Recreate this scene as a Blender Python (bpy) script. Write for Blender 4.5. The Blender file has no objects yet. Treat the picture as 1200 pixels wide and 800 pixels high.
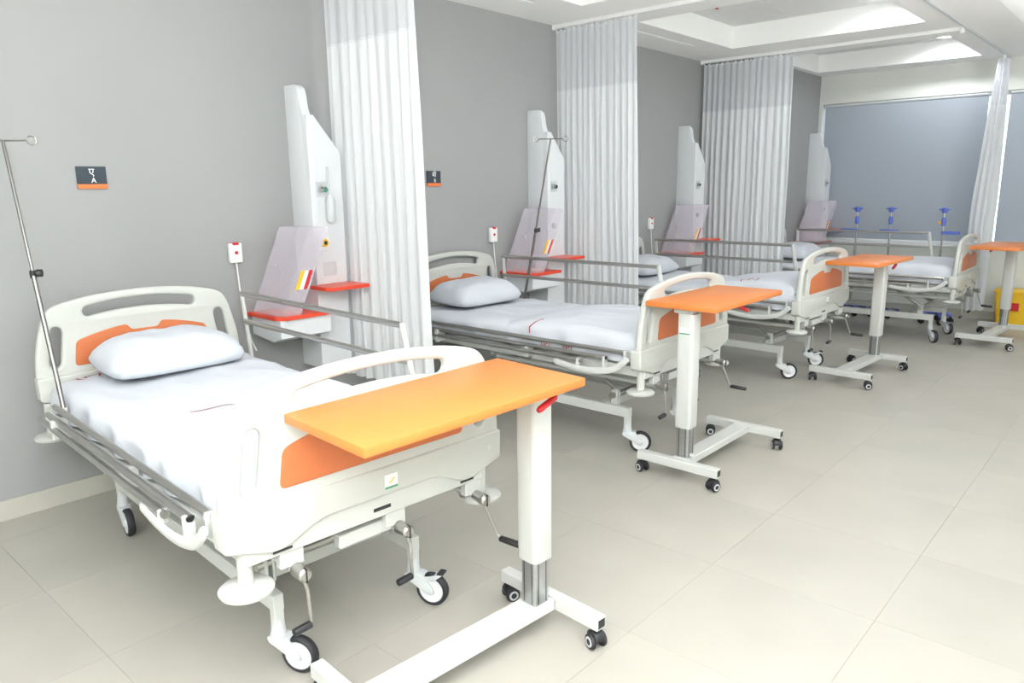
import bpy, bmesh, math, random
from mathutils import Vector, Matrix, noise
PI = math.pi
S = bpy.context.scene
COL = S.collection
random.seed(4)

# ------------------------------------------------------------------ camera
def set_camera():
    p, yaw, roll, f = .205, .73, -.013, 869.018
    f0 = Vector((-math.sin(yaw), math.cos(yaw), 0)); r = Vector((math.cos(yaw), math.sin(yaw), 0)); up = Vector((0, 0, 1))
    fw = f0*math.cos(p) - up*math.sin(p); u = up*math.cos(p) + f0*math.sin(p)
    r2 = r*math.cos(roll) + u*math.sin(roll); u2 = u*math.cos(roll) - r*math.sin(roll)
    cd = bpy.data.cameras.new('camera'); co = bpy.data.objects.new('camera', cd); COL.objects.link(co)
    cd.sensor_width = 36; cd.lens = f/1200*36; cd.clip_start = .05
    m = Matrix((r2, u2, -fw)).transposed().to_4x4(); m.translation = (3.913, 0, 1.5)
    co.matrix_world = m
    S.camera = co
set_camera()

# ------------------------------------------------------------------ world, lights, exposure
S.view_settings.view_transform = 'Standard'; S.view_settings.look = 'None'
S.view_settings.exposure = 0.02; S.view_settings.gamma = 1.0; S.view_settings.use_curve_mapping = False
S.cycles.use_denoising = True
S.cycles.max_bounces = 8; S.cycles.diffuse_bounces = 5; S.cycles.transparent_max_bounces = 24
W = bpy.data.worlds.new('daylight'); S.world = W; W.use_nodes = True
W.node_tree.nodes['Background'].inputs[0].default_value = (.86, .93, 1, 1)
W.node_tree.nodes['Background'].inputs[1].default_value = 3.0

def area_light(name, loc, target, size, energy, color=(1, 1, 1), size_y=None, spread=PI):
    l = bpy.data.lights.new(name, 'AREA'); o = bpy.data.objects.new(name, l); COL.objects.link(o)
    l.energy = energy; l.size = size; l.color = color; l.spread = spread
    if size_y: l.shape = 'RECTANGLE'; l.size_y = size_y
    o.location = loc
    o.rotation_euler = (Vector(target) - Vector(loc)).to_track_quat('-Z', 'Y').to_euler()
    return o
# the photographer's flash above the camera, turned up and back so that the ceiling and wall behind bounce it, and added fill lights out of view: one uplight, four overhead
area_light('flash_light', (4.3, -.3, 1.45), (4.26, -.2, 2.9), .4, 430, (.955, .975, 1))
area_light('flash_spill_light', (4.35, -.45, 2.15), (1.6, 2.6, .7), .35, 13, (.97, .98, 1))
area_light('fill_uplight', (5.2, 5.0, 1.2), (4.3, 5.4, 2.9), .5, 70, (.96, .98, 1), 1.5)  # added unseen fill, brightens the ceiling and far bays
area_light('overhead_fill_light', (3.1, -1.5, 2.74), (3.1, -1.5, 0), 1.4, 60, (.97, .98, 1), 1.8)  # this and the next three: overhead fill added to even out the room
area_light('overhead_fill_light', (4.2, 1.0, 2.88), (4.2, 1.0, 0), 2.0, 5, (.95, .975, 1), 2.6)
area_light('overhead_fill_light', (4.4, 4.6, 2.88), (4.4, 4.6, 0), 1.2, 30, (.95, .98, 1), 3.0)
area_light('overhead_fill_light', (4.6, 8.0, 2.88), (4.6, 8.0, 0), 1.2, 20, (.95, .98, 1), 2.0)

# ------------------------------------------------------------------ materials
def mat(name, rgb, rough=.5, metal=0, spec=.5, **kw):
    m = bpy.data.materials.new(name); m.use_nodes = True
    b = m.node_tree.nodes['Principled BSDF']
    lin = [((c/255)/12.92 if c/255 <= .04045 else ((c/255+.055)/1.055)**2.4) for c in rgb]
    b.inputs['Base Color'].default_value = (*lin, 1); b.inputs['Roughness'].default_value = rough
    b.inputs['Metallic'].default_value = metal; b.inputs['Specular IOR Level'].default_value = spec
    for k, v in kw.items(): b.inputs[k.replace('_', ' ')].default_value = v
    m['lin'] = lin
    return m
def mottle(m, scale=6, amount=.08, detail=4, stretch=(1, 1, 1), bump=0, bscale=None, bdist=.002, per_object=0):
    """colour grain and fine relief"""
    nt = m.node_tree; b = nt.nodes['Principled BSDF']; lin = list(m['lin'])
    tc = nt.nodes.new('ShaderNodeTexCoord'); mp = nt.nodes.new('ShaderNodeMapping'); mp.inputs['Scale'].default_value = stretch
    n = nt.nodes.new('ShaderNodeTexNoise'); n.inputs['Scale'].default_value = scale; n.inputs['Detail'].default_value = detail
    r = nt.nodes.new('ShaderNodeValToRGB')
    r.color_ramp.elements[0].position = .3; r.color_ramp.elements[1].position = .7
    r.color_ramp.elements[0].color = (*[c*(1-amount) for c in lin], 1); r.color_ramp.elements[1].color = (*[min(1, c*(1+amount)) for c in lin], 1)
    L = nt.links.new
    L(tc.outputs['Object'], mp.inputs[0]); L(mp.outputs[0], n.inputs['Vector']); L(n.outputs['Fac'], r.inputs[0])
    out = r.outputs[0]
    if per_object:
        oi = nt.nodes.new('ShaderNodeObjectInfo'); mr = nt.nodes.new('ShaderNodeMapRange')
        mr.inputs['To Min'].default_value = 1-per_object; mr.inputs['To Max'].default_value = 1+per_object*.3
        mx = nt.nodes.new('ShaderNodeVectorMath'); mx.operation = 'SCALE'
        L(oi.outputs['Random'], mr.inputs['Value']); L(out, mx.inputs[0]); L(mr.outputs[0], mx.inputs['Scale']); out = mx.outputs[0]
        add = nt.nodes.new('ShaderNodeVectorMath'); add.operation = 'ADD'; L(tc.outputs['Object'], add.inputs[0])
        sc = nt.nodes.new('ShaderNodeVectorMath'); sc.operation = 'SCALE'; sc.inputs[0].default_value = (37, 19, 11); L(oi.outputs['Random'], sc.inputs['Scale'])
        L(sc.outputs[0], add.inputs[1]); L(add.outputs[0], mp.inputs[0])
    L(out, b.inputs['Base Color'])
    if bump:
        n2 = nt.nodes.new('ShaderNodeTexNoise'); n2.inputs['Scale'].default_value = bscale or scale*5; n2.inputs['Detail'].default_value = 5
        bp = nt.nodes.new('ShaderNodeBump'); bp.inputs['Strength'].default_value = bump; bp.inputs['Distance'].default_value = bdist
        L(mp.outputs[0], n2.inputs['Vector']); L(n2.outputs['Fac'], bp.inputs['Height']); L(bp.outputs[0], b.inputs['Normal'])
    return m
def weave(m, translucency=.3, clear=0.0):
    """cloth that lets some light through; clear > 0 makes it an open net"""
    nt = m.node_tree; b = nt.nodes['Principled BSDF']; out = nt.nodes['Material Output']; L = nt.links.new
    t = nt.nodes.new('ShaderNodeBsdfTranslucent'); t.inputs[0].default_value = (*m['lin'], 1)
    mx = nt.nodes.new('ShaderNodeMixShader'); mx.inputs[0].default_value = translucency
    L(b.outputs[0], mx.inputs[1]); L(t.outputs[0], mx.inputs[2]); last = mx
    if clear:
        tr = nt.nodes.new('ShaderNodeBsdfTransparent'); m2 = nt.nodes.new('ShaderNodeMixShader'); m2.inputs[0].default_value = clear
        L(mx.outputs[0], m2.inputs[1]); L(tr.outputs[0], m2.inputs[2]); last = m2
    L(last.outputs[0], out.inputs['Surface'])
    return m

M = {}
M['wall'] = mottle(mat('grey_wall_paint', (152, 153, 153), .55, spec=.35), 1.2, .025, bump=.04, bscale=90, bdist=.001)
M['white_wall'] = mottle(mat('white_wall_paint', (214, 216, 210), .6), 1.5, .02)
M['ceil'] = mottle(mat('ceiling_paint', (242, 242, 240), .8), 1.2, .015)
M['ctile'] = mottle(mat('ceiling_tile', (226, 227, 226), .85), 60, .04, per_object=.03)
M['floor'] = mottle(mat('floor_tile', (166, 163, 154), .40, spec=.45), 2.6, .05, 6, per_object=.02, bump=.03, bscale=25)
M['grout'] = mat('grout', (168, 166, 158), .8)
M['skirt'] = mottle(mat('skirting_tile', (184, 182, 173), .3), 4, .04)
M['abs'] = mottle(mat('cream_plastic', (191, 193, 188), .32, spec=.5), 30, .008)
M['enamel'] = mottle(mat('white_enamel', (196, 198, 195), .3), 30, .008)
M['grey_plastic'] = mottle(mat('pale_grey_plastic', (196, 200, 202), .4), 25, .015)
M['wheel_disc'] = mottle(mat('wheel_disc_plastic', (218, 219, 222), .4), 25, .012)
M['rubber'] = mottle(mat('black_rubber', (40, 41, 46), .6), 30, .1)
M['dark'] = mottle(mat('dark_plastic', (34, 35, 38), .4), 30, .1)
M['steel'] = mottle(mat('stainless_steel', (186, 184, 181), .28, 1), 8, .05, stretch=(1, 1, 12))
M['pole_steel'] = mottle(mat('brushed_pole_steel', (138, 136, 133), .30, 1), 8, .05, stretch=(1, 1, 12))
M['alu'] = mottle(mat('aluminium', (190, 192, 194), .32, 1), 8, .04, stretch=(1, 1, 14))
M['orange_panel'] = mottle(mat('orange_panel', (190, 106, 62), .42), 40, .03)
M['orange_top'] = mottle(mat('orange_tabletop', (208, 122, 58), .42, spec=.5), 45, .03)
M['sheet'] = mottle(mat('white_bed_linen', (200, 204, 211), .85, spec=.2), 220, .02, bump=.12, bscale=14, bdist=.012)
M['pillow'] = mottle(mat('white_pillow_linen', (196, 200, 207), .85, spec=.2), 220, .02, bump=.1, bscale=10, bdist=.012)
M['red'] = mottle(mat('red_shelf_laminate', (222, 70, 42), .32), 30, .03)
M['red_plastic'] = mottle(mat('red_plastic', (196, 34, 44), .4), 30, .03)
M['print'] = mottle(mat('red_print', (158, 48, 54), .8), 60, .06)
M['unit'] = mottle(mat('white_laminate', (216, 219, 222), .35), 30, .01)
M['curtain'] = weave(mottle(mat('white_curtain', (234, 236, 238), .85, spec=.15), 160, .02), .34)
M['net'] = weave(mottle(mat('curtain_net', (236, 238, 242), .9, spec=.1), 160, .02), .45, .18)
M['sign'] = mottle(mat('slate_sign', (46, 58, 68), .4), 40, .04)
M['sign_orange'] = mottle(mat('orange_strip', (222, 118, 62), .4), 40, .03)
M['white'] = mottle(mat('white_plastic', (232, 233, 232), .4), 40, .01)
M['yellow'] = mottle(mat('yellow_plastic', (236, 190, 40), .4), 30, .03)
M['green'] = mottle(mat('green_plastic', (70, 140, 110), .4), 30, .03)
M['blue'] = mottle(mat('blue_plastic', (92, 112, 196), .4), 30, .04)
M['blind'] = weave(mottle(mat('grey_blue_blind', (174, 182, 192), .8, spec=.1), 120, .025), .12)
M['frame'] = mottle(mat('window_frame_white', (228, 230, 230), .4), 30, .01)
def make_acrylic():
    m = mat('frosted_acrylic', (232, 229, 237), .25)
    nt = m.node_tree; b = nt.nodes['Principled BSDF']; out = nt.nodes['Material Output']
    tr = nt.nodes.new('ShaderNodeBsdfTransparent'); tr.inputs[0].default_value = (.99, .98, .99, 1)
    mx = nt.nodes.new('ShaderNodeMixShader'); mx.inputs[0].default_value = .76
    nt.links.new(b.outputs[0], mx.inputs[1]); nt.links.new(tr.outputs[0], mx.inputs[2]); nt.links.new(mx.outputs[0], out.inputs['Surface'])
    return m
M['acrylic'] = make_acrylic()
M['glass'] = mat('window_glass', (240, 248, 250), .02, Transmission_Weight=1.0)
def emit(name, rgb, s):
    m = mat(name, (255, 255, 255)); b = m.node_tree.nodes['Principled BSDF']
    b.inputs['Emission Color'].default_value = (*rgb, 1); b.inputs['Emission Strength'].default_value = s
    return m
M['lamp'] = emit('downlight_glow', (.95, .98, 1), 14)

# ------------------------------------------------------------------ mesh helpers
class MB:
    def __init__(s): s.bm = bmesh.new()
    def box(s, x0, x1, y0, y1, z0, z1, bev=0, seg=1, mtx=None):
        r = bmesh.ops.create_cube(s.bm, size=1)
        vs = r['verts']
        for v in vs:
            v.co = Vector(((x0+x1)/2 + v.co.x*(x1-x0), (y0+y1)/2 + v.co.y*(y1-y0), (z0+z1)/2 + v.co.z*(z1-z0)))
            if mtx: v.co = mtx @ v.co
        if bev:
            es = {e for v in vs for e in v.link_edges}
            bmesh.ops.bevel(s.bm, geom=list(es), offset=bev, segments=seg, affect='EDGES', profile=.5)
        return s
    def tube(s, pts, r, seg=10, cap=True, flat=1.0, side=None):
        pts = [Vector(p) for p in pts]; rings = []
        rs = r if isinstance(r, (list, tuple)) else [r]*len(pts)
        prev = None
        for i, p in enumerate(pts):
            t = ((pts[min(i+1, len(pts)-1)] - p).normalized() + (p - pts[max(i-1, 0)]).normalized()).normalized()
            if prev is None:
                a = Vector(side) if side else (Vector((0, 0, 1)) if abs(t.z) < .9 else Vector((1, 0, 0)))
            else: a = prev
            n = (a - t*a.dot(t)).normalized(); b = t.cross(n); prev = n
            rings.append([s.bm.verts.new(p + (n*math.cos(2*PI*k/seg) + b*flat*math.sin(2*PI*k/seg))*rs[i]) for k in range(seg)])
        for A, B in zip(rings, rings[1:]):
            for k in range(seg): s.bm.faces.new((A[k], A[(k+1) % seg], B[(k+1) % seg], B[k]))
        if cap: s.bm.faces.new(rings[0][::-1]); s.bm.faces.new(rings[-1])
        return s
    def lathe(s, prof, center, axis='z', seg=20):
        """prof: list of (radius, along); closed at both ends if radius 0 is given"""
        c = Vector(center); rings = []
        def P(r, h, k):
            a = 2*PI*k/seg; x, y = r*math.cos(a), r*math.sin(a)
            return c + (Vector((x, y, h)) if axis == 'z' else Vector((h, x, y)) if axis == 'x' else Vector((y, h, x)))
        for r, h in prof:
            rings.append([s.bm.verts.new(P(0, h, 0))] if r < 1e-6 else [s.bm.verts.new(P(r, h, k)) for k in range(seg)])
        for A, B in zip(rings, rings[1:]):
            for k in range(seg):
                k2 = (k+1) % seg
                if len(A) == 1 and len(B) == 1: continue
                if len(A) == 1: s.bm.faces.new((A[0], B[k2], B[k]))
                elif len(B) == 1: s.bm.faces.new((A[k], A[k2], B[0]))
                else: s.bm.faces.new((A[k], A[k2], B[k2], B[k]))
        return s
    def prism(s, poly, d0, d1, plane='xz', bev=0):
        """polygon extruded along the third axis"""
        def P(a, b, d): return {'xz': (a, d, b), 'yz': (d, a, b), 'xy': (a, b, d)}[plane]
        A = [s.bm.verts.new(P(a, b, d0)) for a, b in poly]; B = [s.bm.verts.new(P(a, b, d1)) for a, b in poly]
        n = len(poly); fs = [s.bm.faces.new(A), s.bm.faces.new(B[::-1])]
        for k in range(n): fs.append(s.bm.faces.new((A[k], B[k], B[(k+1) % n], A[(k+1) % n])))
        if bev:
            es = {e for f in fs[:2] for e in f.edges}
            bmesh.ops.bevel(s.bm, geom=list(es), offset=bev, segments=2, affect='EDGES', profile=.5)
        return s
    def mesh(s, name, m, smooth=40):
        bmesh.ops.recalc_face_normals(s.bm, faces=s.bm.faces[:])
        me = bpy.data.meshes.new(name); s.bm.to_mesh(me); s.bm.free()
        me.materials.append(m)
        if smooth:
            me.shade_smooth(); me.set_sharp_from_angle(angle=math.radians(smooth))
        return me
    def build(s, name, m, parent=None, loc=None, smooth=40):
        return link(name, s.mesh(name, m, smooth), parent, loc)
def link(name, me, parent=None, loc=None):
    o = bpy.data.objects.new(name, me); COL.objects.link(o)
    if parent: o.parent = parent
    if loc: o.location = loc
    return o
def thing(name, label, cat, loc=(0, 0, 0), rz=0, group=None):
    o = bpy.data.objects.new(name, None); COL.objects.link(o); o.empty_display_size = .1
    o.location = loc; o.rotation_euler = (0, 0, rz)
    return tag(o, label, cat, group)
def tag(o, label, cat, group=None):
    o['label'] = label; o['category'] = cat
    if group: o['group'] = group
    return o
def struct(o): o['kind'] = 'structure'; return o
def copy_tree(o, parent=None):
    c = o.copy(); COL.objects.link(c); c.parent = parent
    for ch in list(o.children): copy_tree(ch, c)
    return c
def kids(o, base): return [c for c in o.children if c.name.split('.')[0] == base]
def catmull(pts, n=6, closed=False):
    out = []; N = len(pts)
    for i in range(N if closed else N-1):
        p = [Vector((*(pts[(i+k) % N] if closed else pts[min(max(i+k, 0), N-1)]), 0)) for k in (-1, 0, 1, 2)]
        for j in range(n):
            t = j/n
            q = .5*((2*p[1]) + (-p[0]+p[2])*t + (2*p[0]-5*p[1]+4*p[2]-p[3])*t*t + (-p[0]+3*p[1]-3*p[2]+p[3])*t**3)
            out.append((q.x, q.y))
    if not closed: out.append(tuple(pts[-1]))
    return out
def round_poly(pts, r, n=4):
    out = []; N = len(pts)
    for i in range(N):
        p = Vector(pts[i]); a = Vector(pts[i-1]) - p; b = Vector(pts[(i+1) % N]) - p
        d = min(r, a.length*.45, b.length*.45); A = p + a.normalized()*d; B = p + b.normalized()*d
        for k in range(n+1):
            t = k/n; out.append(tuple(A*(1-t)**2 + p*2*t*(1-t) + B*t*t))
    return out
def stadium(c, hw, n=6):
    """closed outline of half width hw around the centre line c"""
    c = [Vector(p) for p in c]; L = []; R = []
    for i, p in enumerate(c):
        t = (c[min(i+1, len(c)-1)] - c[max(i-1, 0)]).normalized(); nn = Vector((-t.y, t.x)); L.append(p + nn*hw); R.append(p - nn*hw)
    def cap(p, a, b):
        out = []; a0 = math.atan2((a-p).y, (a-p).x)
        for k in range(1, n): out.append(p + Vector((math.cos(a0 - PI*k/n), math.sin(a0 - PI*k/n)))*hw)
        return out
    return [tuple(v) for v in L + cap(c[-1], L[-1], R[-1]) + R[::-1] + cap(c[0], R[0], L[0])]
def plate_mesh(name, outline, holes, m, center, thick, bev=.006, plane='yz'):
    """flat plate with holes and rounded edges; outline given in (v, z), thickness along u"""
    cu = bpy.data.curves.new('tmp', 'CURVE'); cu.dimensions = '2D'; cu.fill_mode = 'BOTH'
    cu.extrude = max(thick/2 - bev, .0001); cu.bevel_depth = bev; cu.bevel_resolution = 2; cu.offset = -bev
    for poly in [outline] + holes:
        sp = cu.splines.new('POLY'); sp.points.add(len(poly)-1); sp.use_cyclic_u = True
        for q, (a, b) in zip(sp.points, poly): q.co = (a, b, 0, 1)
    o = bpy.data.objects.new('tmp', cu); COL.objects.link(o)
    dg = bpy.context.evaluated_depsgraph_get(); dg.update()
    me = bpy.data.meshes.new_from_object(o.evaluated_get(dg)); me.name = name
    bpy.data.objects.remove(o); bpy.data.curves.remove(cu)
    for v in me.vertices:
        x, y, z = v.co; v.co = (z + center, x, y)
    bm = bmesh.new(); bm.from_mesh(me); bmesh.ops.remove_doubles(bm, verts=bm.verts[:], dist=1e-5)
    bmesh.ops.recalc_face_normals(bm, faces=bm.faces[:]); bm.to_mesh(me); bm.free()
    me.materials.clear(); me.materials.append(m); me.shade_smooth(); me.set_sharp_from_angle(angle=math.radians(40))
    return me
def text_mesh(name, s, size, m, depth=.0006, fn=None):
    """writing as flat geometry centred on the origin in the xy plane"""
    cu = bpy.data.curves.new('tmp', 'FONT'); cu.body = s; cu.size = size; cu.extrude = depth; cu.align_x = 'CENTER'; cu.align_y = 'CENTER'
    o = bpy.data.objects.new('tmp', cu); COL.objects.link(o)
    dg = bpy.context.evaluated_depsgraph_get(); dg.update()
    me = bpy.data.meshes.new_from_object(o.evaluated_get(dg)); me.name = name
    bpy.data.objects.remove(o); bpy.data.curves.remove(cu)
    if fn:
        for v in me.vertices: v.co = fn(v.co)
    me.materials.clear(); me.materials.append(m)
    return me

# ------------------------------------------------------------------ the room
XW = -.03            # plane of the wall at the bed heads
YB = 9.55            # window wall
CZ = 2.76            # soffit height
TZ = 2.955           # tray height
XC = .45             # face of the boxed column at the last bed
fl = struct(MB().box(XW-.1, 6.3, -2.6, YB+.1, -.08, -.004).build('floor', M['grout'], smooth=0))
T = .615
tile_me = MB().box((.0004), T-.0004, .0004, T-.0004, -.01, 0, .0003).mesh('tile', M['floor'], 0)
xs = [2.675 + T*k for k in range(-5, 6)]; ys = [1.964 + T*k for k in range(-7, 13)]
def clip_tile(x, y):
    x0, x1, y0, y1 = max(x, XW), min(x+T, 6.2), max(y, -2.5), min(y+T, YB)
    if x1-x0 < .02 or y1-y0 < .02: return
    if x1-x0 > T-.001 and y1-y0 > T-.001: link('tile', tile_me, fl, (x, y, 0))
    else: MB().box(x0+.0006, x1-.0006, y0+.0006, y1-.0006, -.01, 0, .0003).build('tile', M['floor'], fl, smooth=0)
for x in xs:
    for y in ys: clip_tile(x, y)

struct(MB().box(XW-.15, XW, -2.6, YB+.1, 0, 3.0).build('wall_left', M['wall'], smooth=0))
struct(MB().box(XW, XC, 7.55, YB, 0, CZ+.05, .004).build('wall_column', M['wall'], smooth=0))
struct(MB().box(6.2, 6.35, -2.6, YB+.1, 0, 3.0).build('wall_right', M['white_wall'], smooth=0))
struct(MB().box(XW-.1, 6.3, -2.65, -2.5, 0, 3.0).build('wall_front', M['white_wall'], smooth=0))
wb = MB()
wb.box(XW, 6.3, YB, YB+.14, 0, .79); wb.box(XW, 6.3, YB, YB+.14, 2.43, 3.0)
wb.box(XW, .49, YB, YB+.14, .79, 2.43); wb.box(4.25, 6.3, YB, YB+.14, .79, 2.43)
struct(wb.build('wall_back', M['white_wall'], smooth=0))
struct(MB().box(.47, 4.3, YB-.03, YB+.14, .78, .81, .004).build('trim_1', M['frame'], smooth=0))
bb = struct(MB().box(XW, XW+.006, -2.5, 7.55, 0, .098).build('baseboard_left', M['grout'], smooth=0))
y = 1.964 - T*7
while y < 7.5:
    y1 = min(y+T, 7.55)
    MB().box(XW+.004, XW+.013, max(y, -2.5)+.001, y1-.001, .001, .097, .001).build('skirting_tile', M['skirt'], bb, smooth=0); y += T
struct(MB().box(XC, 6.2, YB-.012, YB, 0, .09, .002).build('baseboard_back', M['skirt'], smooth=0))
# window: frame, mullion, glass
wn = struct(MB().box(.488, .494, YB+.06, YB+.12, .81, 2.43).box(4.2, 4.25, YB+.06, YB+.12, .81, 2.43).box(2.26, 2.30, YB+.06, YB+.12, .81, 2.43)
            .box(.49, 4.25, YB+.06, YB+.12, .81, .85).box(.49, 4.25, YB+.06, YB+.12, 2.39, 2.43).build('window_1', M['frame'], smooth=0))
for a, b in ((.494, 2.26), (2.30, 4.2)):
    MB().box(a, b, YB+.085, YB+.091, .85, 2.39).build('pane', M['glass'], wn, smooth=0)
# roller blinds
for a, b, lab in ((.52, 2.225, 'grey blue roller blind lowered over the window left of the bunched curtain'), (2.42, 4.2, 'grey blue roller blind right of the bunched curtain at the right edge')):
    t = thing('roller_blind', lab, 'blind', ((a+b)/2, YB+.02, .815), 0, 'roller blinds'); h = (b-a)/2
    MB().box(-h, h, -.0015, .0015, .02, 1.60).build('blind_cloth', M['blind'], t, smooth=0)
    MB().tube([(-h, 0, 1.595), (h, 0, 1.595)], .018, 12).build('roller_tube', M['grey_plastic'], t)
    MB().box(-h, h, -.008, .008, 0, .024, .003).build('bottom_bar', M['frame'], t, smooth=0)

# ceiling: soffit with raised trays
TX0, TX1 = .53, 2.18
trays = [(-1.75, -.15), (.72, 2.3), (3.0, 4.57), (5.32, 6.97), (7.8, 9.2)]
cb = MB()
cb.box(XW, TX0, -2.5, YB, CZ, 3.1); cb.box(TX1, 2.75, -2.5, YB, CZ, 3.1)
prev = -2.5
for a, b in trays:
    cb.box(TX0, TX1, prev, a, CZ, 3.1); prev = b
cb.box(TX0, TX1, prev, YB, CZ, 3.1)
cb.box(2.75, 6.3, -2.5, YB, 2.905, 3.1); cb.box(TX0, TX1, -1.75, 9.2, 3.0, 3.1)
# coved edge along the aisle
cb.prism([(2.75, CZ), (2.79, CZ+.012), (2.83, CZ+.05), (2.85, CZ+.10), (2.855, 2.905), (2.75, 2.905)], -2.5, YB, 'xz')
ce = struct(cb.build('ceiling', M['ceil'], smooth=30))
def ceiling_grid(x0, x1, y0, y1, z, dx=.6, dy=.6):
    n = max(1, math.ceil((x1-x0)/dx - .05)); y = y1
    while y > y0+.02:
        ya = max(y0, y-dy)
        for i in range(n):
            a, b = x0+i*dx, min(x1, x0+(i+1)*dx)
            if b-a > .03: MB().box(a+.004, b-.004, ya+.004, y-.004, z, z+.014, .002).build('ceiling_tile', M['ctile'], ce, smooth=0)
        y = ya
for a, b in trays[2:]: ceiling_grid(TX0, TX1, a, b, TZ)
for a, b in trays[:2]: ceiling_grid(TX0, TX1, a, b, TZ, .825, .8)
ceiling_grid(2.86, 5.26, 4.0, YB, 2.893)
# recessed slot diffusers beside the wall
for a, b, lab in ((5.55, 6.57, 'thin white ceiling slot diffuser over the second curtain bay'), (3.25, 4.28, 'thin white ceiling slot diffuser nearest the camera'), (.9, 1.95, 'thin white ceiling slot diffuser above the first bed')):
    t = thing('slot_diffuser', lab, 'air vent', (.32, (a+b)/2, CZ), 0, 'ceiling slot diffusers'); h = (b-a)/2
    MB().box(-.022, -.012, -h, h, -.006, 0, .001).box(.012, .022, -h, h, -.006, 0, .001).box(-.022, .022, -h, -h+.01, -.006, 0).box(-.022, .022, h-.01, h, -.006, 0).build('slot_frame', M['white'], t, smooth=0)
    MB().box(-.012, .012, -h+.01, h-.01, -.003, -.0005).build('slot_blade', M['frame'], t, smooth=0)
# downlights in the trays
def downlight(x, y, lab, watt):
    t = thing('downlight', lab, 'ceiling light', (x, y, TZ), 0, 'round downlights')
    MB().lathe([(.092, 0), (.108, -.002), (.11, -.008), (.096, -.012), (.09, -.006), (.09, 0)], (0, 0, 0)).build('trim_ring', M['white'], t)
    MB().lathe([(0, -.005), (.09, -.005), (.09, -.001), (0, -.001)], (0, 0, 0)).build('diffuser', M['lamp'], t)
    l = bpy.data.lights.new('downlight_lamp', 'SPOT'); l.energy = watt; l.spot_size = 2.9; l.spot_blend = .5; l.shadow_soft_size = .06; l.color = (.95, .98, 1)
    o = bpy.data.objects.new('downlight_lamp', l); COL.objects.link(o); o.location = (x, y, TZ-.02); o.parent = None
downlight(1.90, 8.95, 'round glowing downlight in the ceiling tray beside the window', 42)
downlight(1.90, 6.70, 'round glowing downlight at the top edge in the middle tray', 42)
downlight(1.93, 4.26, 'round downlight in the second tray from the camera', 42)
downlight(1.93, 1.9, 'round downlight in the tray above the nearest bed', 10)
# sprinkler head
t = thing('sprinkler', 'small red sprinkler head under the middle ceiling tray', 'sprinkler', (.86, 5.98, TZ))
MB().lathe([(0, 0), (.028, 0), (.028, -.004), (.012, -.008), (0, -.008)], (0, 0, 0), seg=12).build('escutcheon', M['white'], t)
MB().lathe([(0, -.008), (.011, -.008), (.011, -.03), (.005, -.034), (.005, -.045), (.017, -.046), (.017, -.049), (0, -.049)], (0, 0, 0), seg=12).build('sprinkler_body', M['red_plastic'], t)

# ------------------------------------------------------------------ curtain tracks and curtains
def track_x(y, x1, lab):
    t = thing('curtain_track', lab, 'curtain rail', (XW, y, CZ), 0, 'curtain tracks')
    MB().box(0, x1-XW, -.012, .012, -.03, 0, .003).build('rail', M['white'], t, smooth=0)
    MB().box(0, .02, -.02, .02, -.036, 0, .003).build('wall_end', M['white'], t, smooth=0)
    MB().box(x1-XW, x1-XW+.03, -.018, .018, -.05, 0, .003).build('end_stop', M['white'], t, smooth=0)
track_x(2.72, 2.34, 'white ceiling curtain track above the nearest curtain')
track_x(4.95, 2.34, 'white ceiling curtain track above the second curtain')
track_x(7.42, 2.34, 'white ceiling curtain track above the third curtain')
t = thing('curtain_track', 'thin dark edged curtain track running along the aisle side of the ceiling', 'curtain rail', (2.385, 0, CZ), 0, 'curtain tracks')
MB().box(-.01, .01, -2.4, 9.5, -.02, 0, .003).build('rail', M['grey_plastic'], t, smooth=0)

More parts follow.
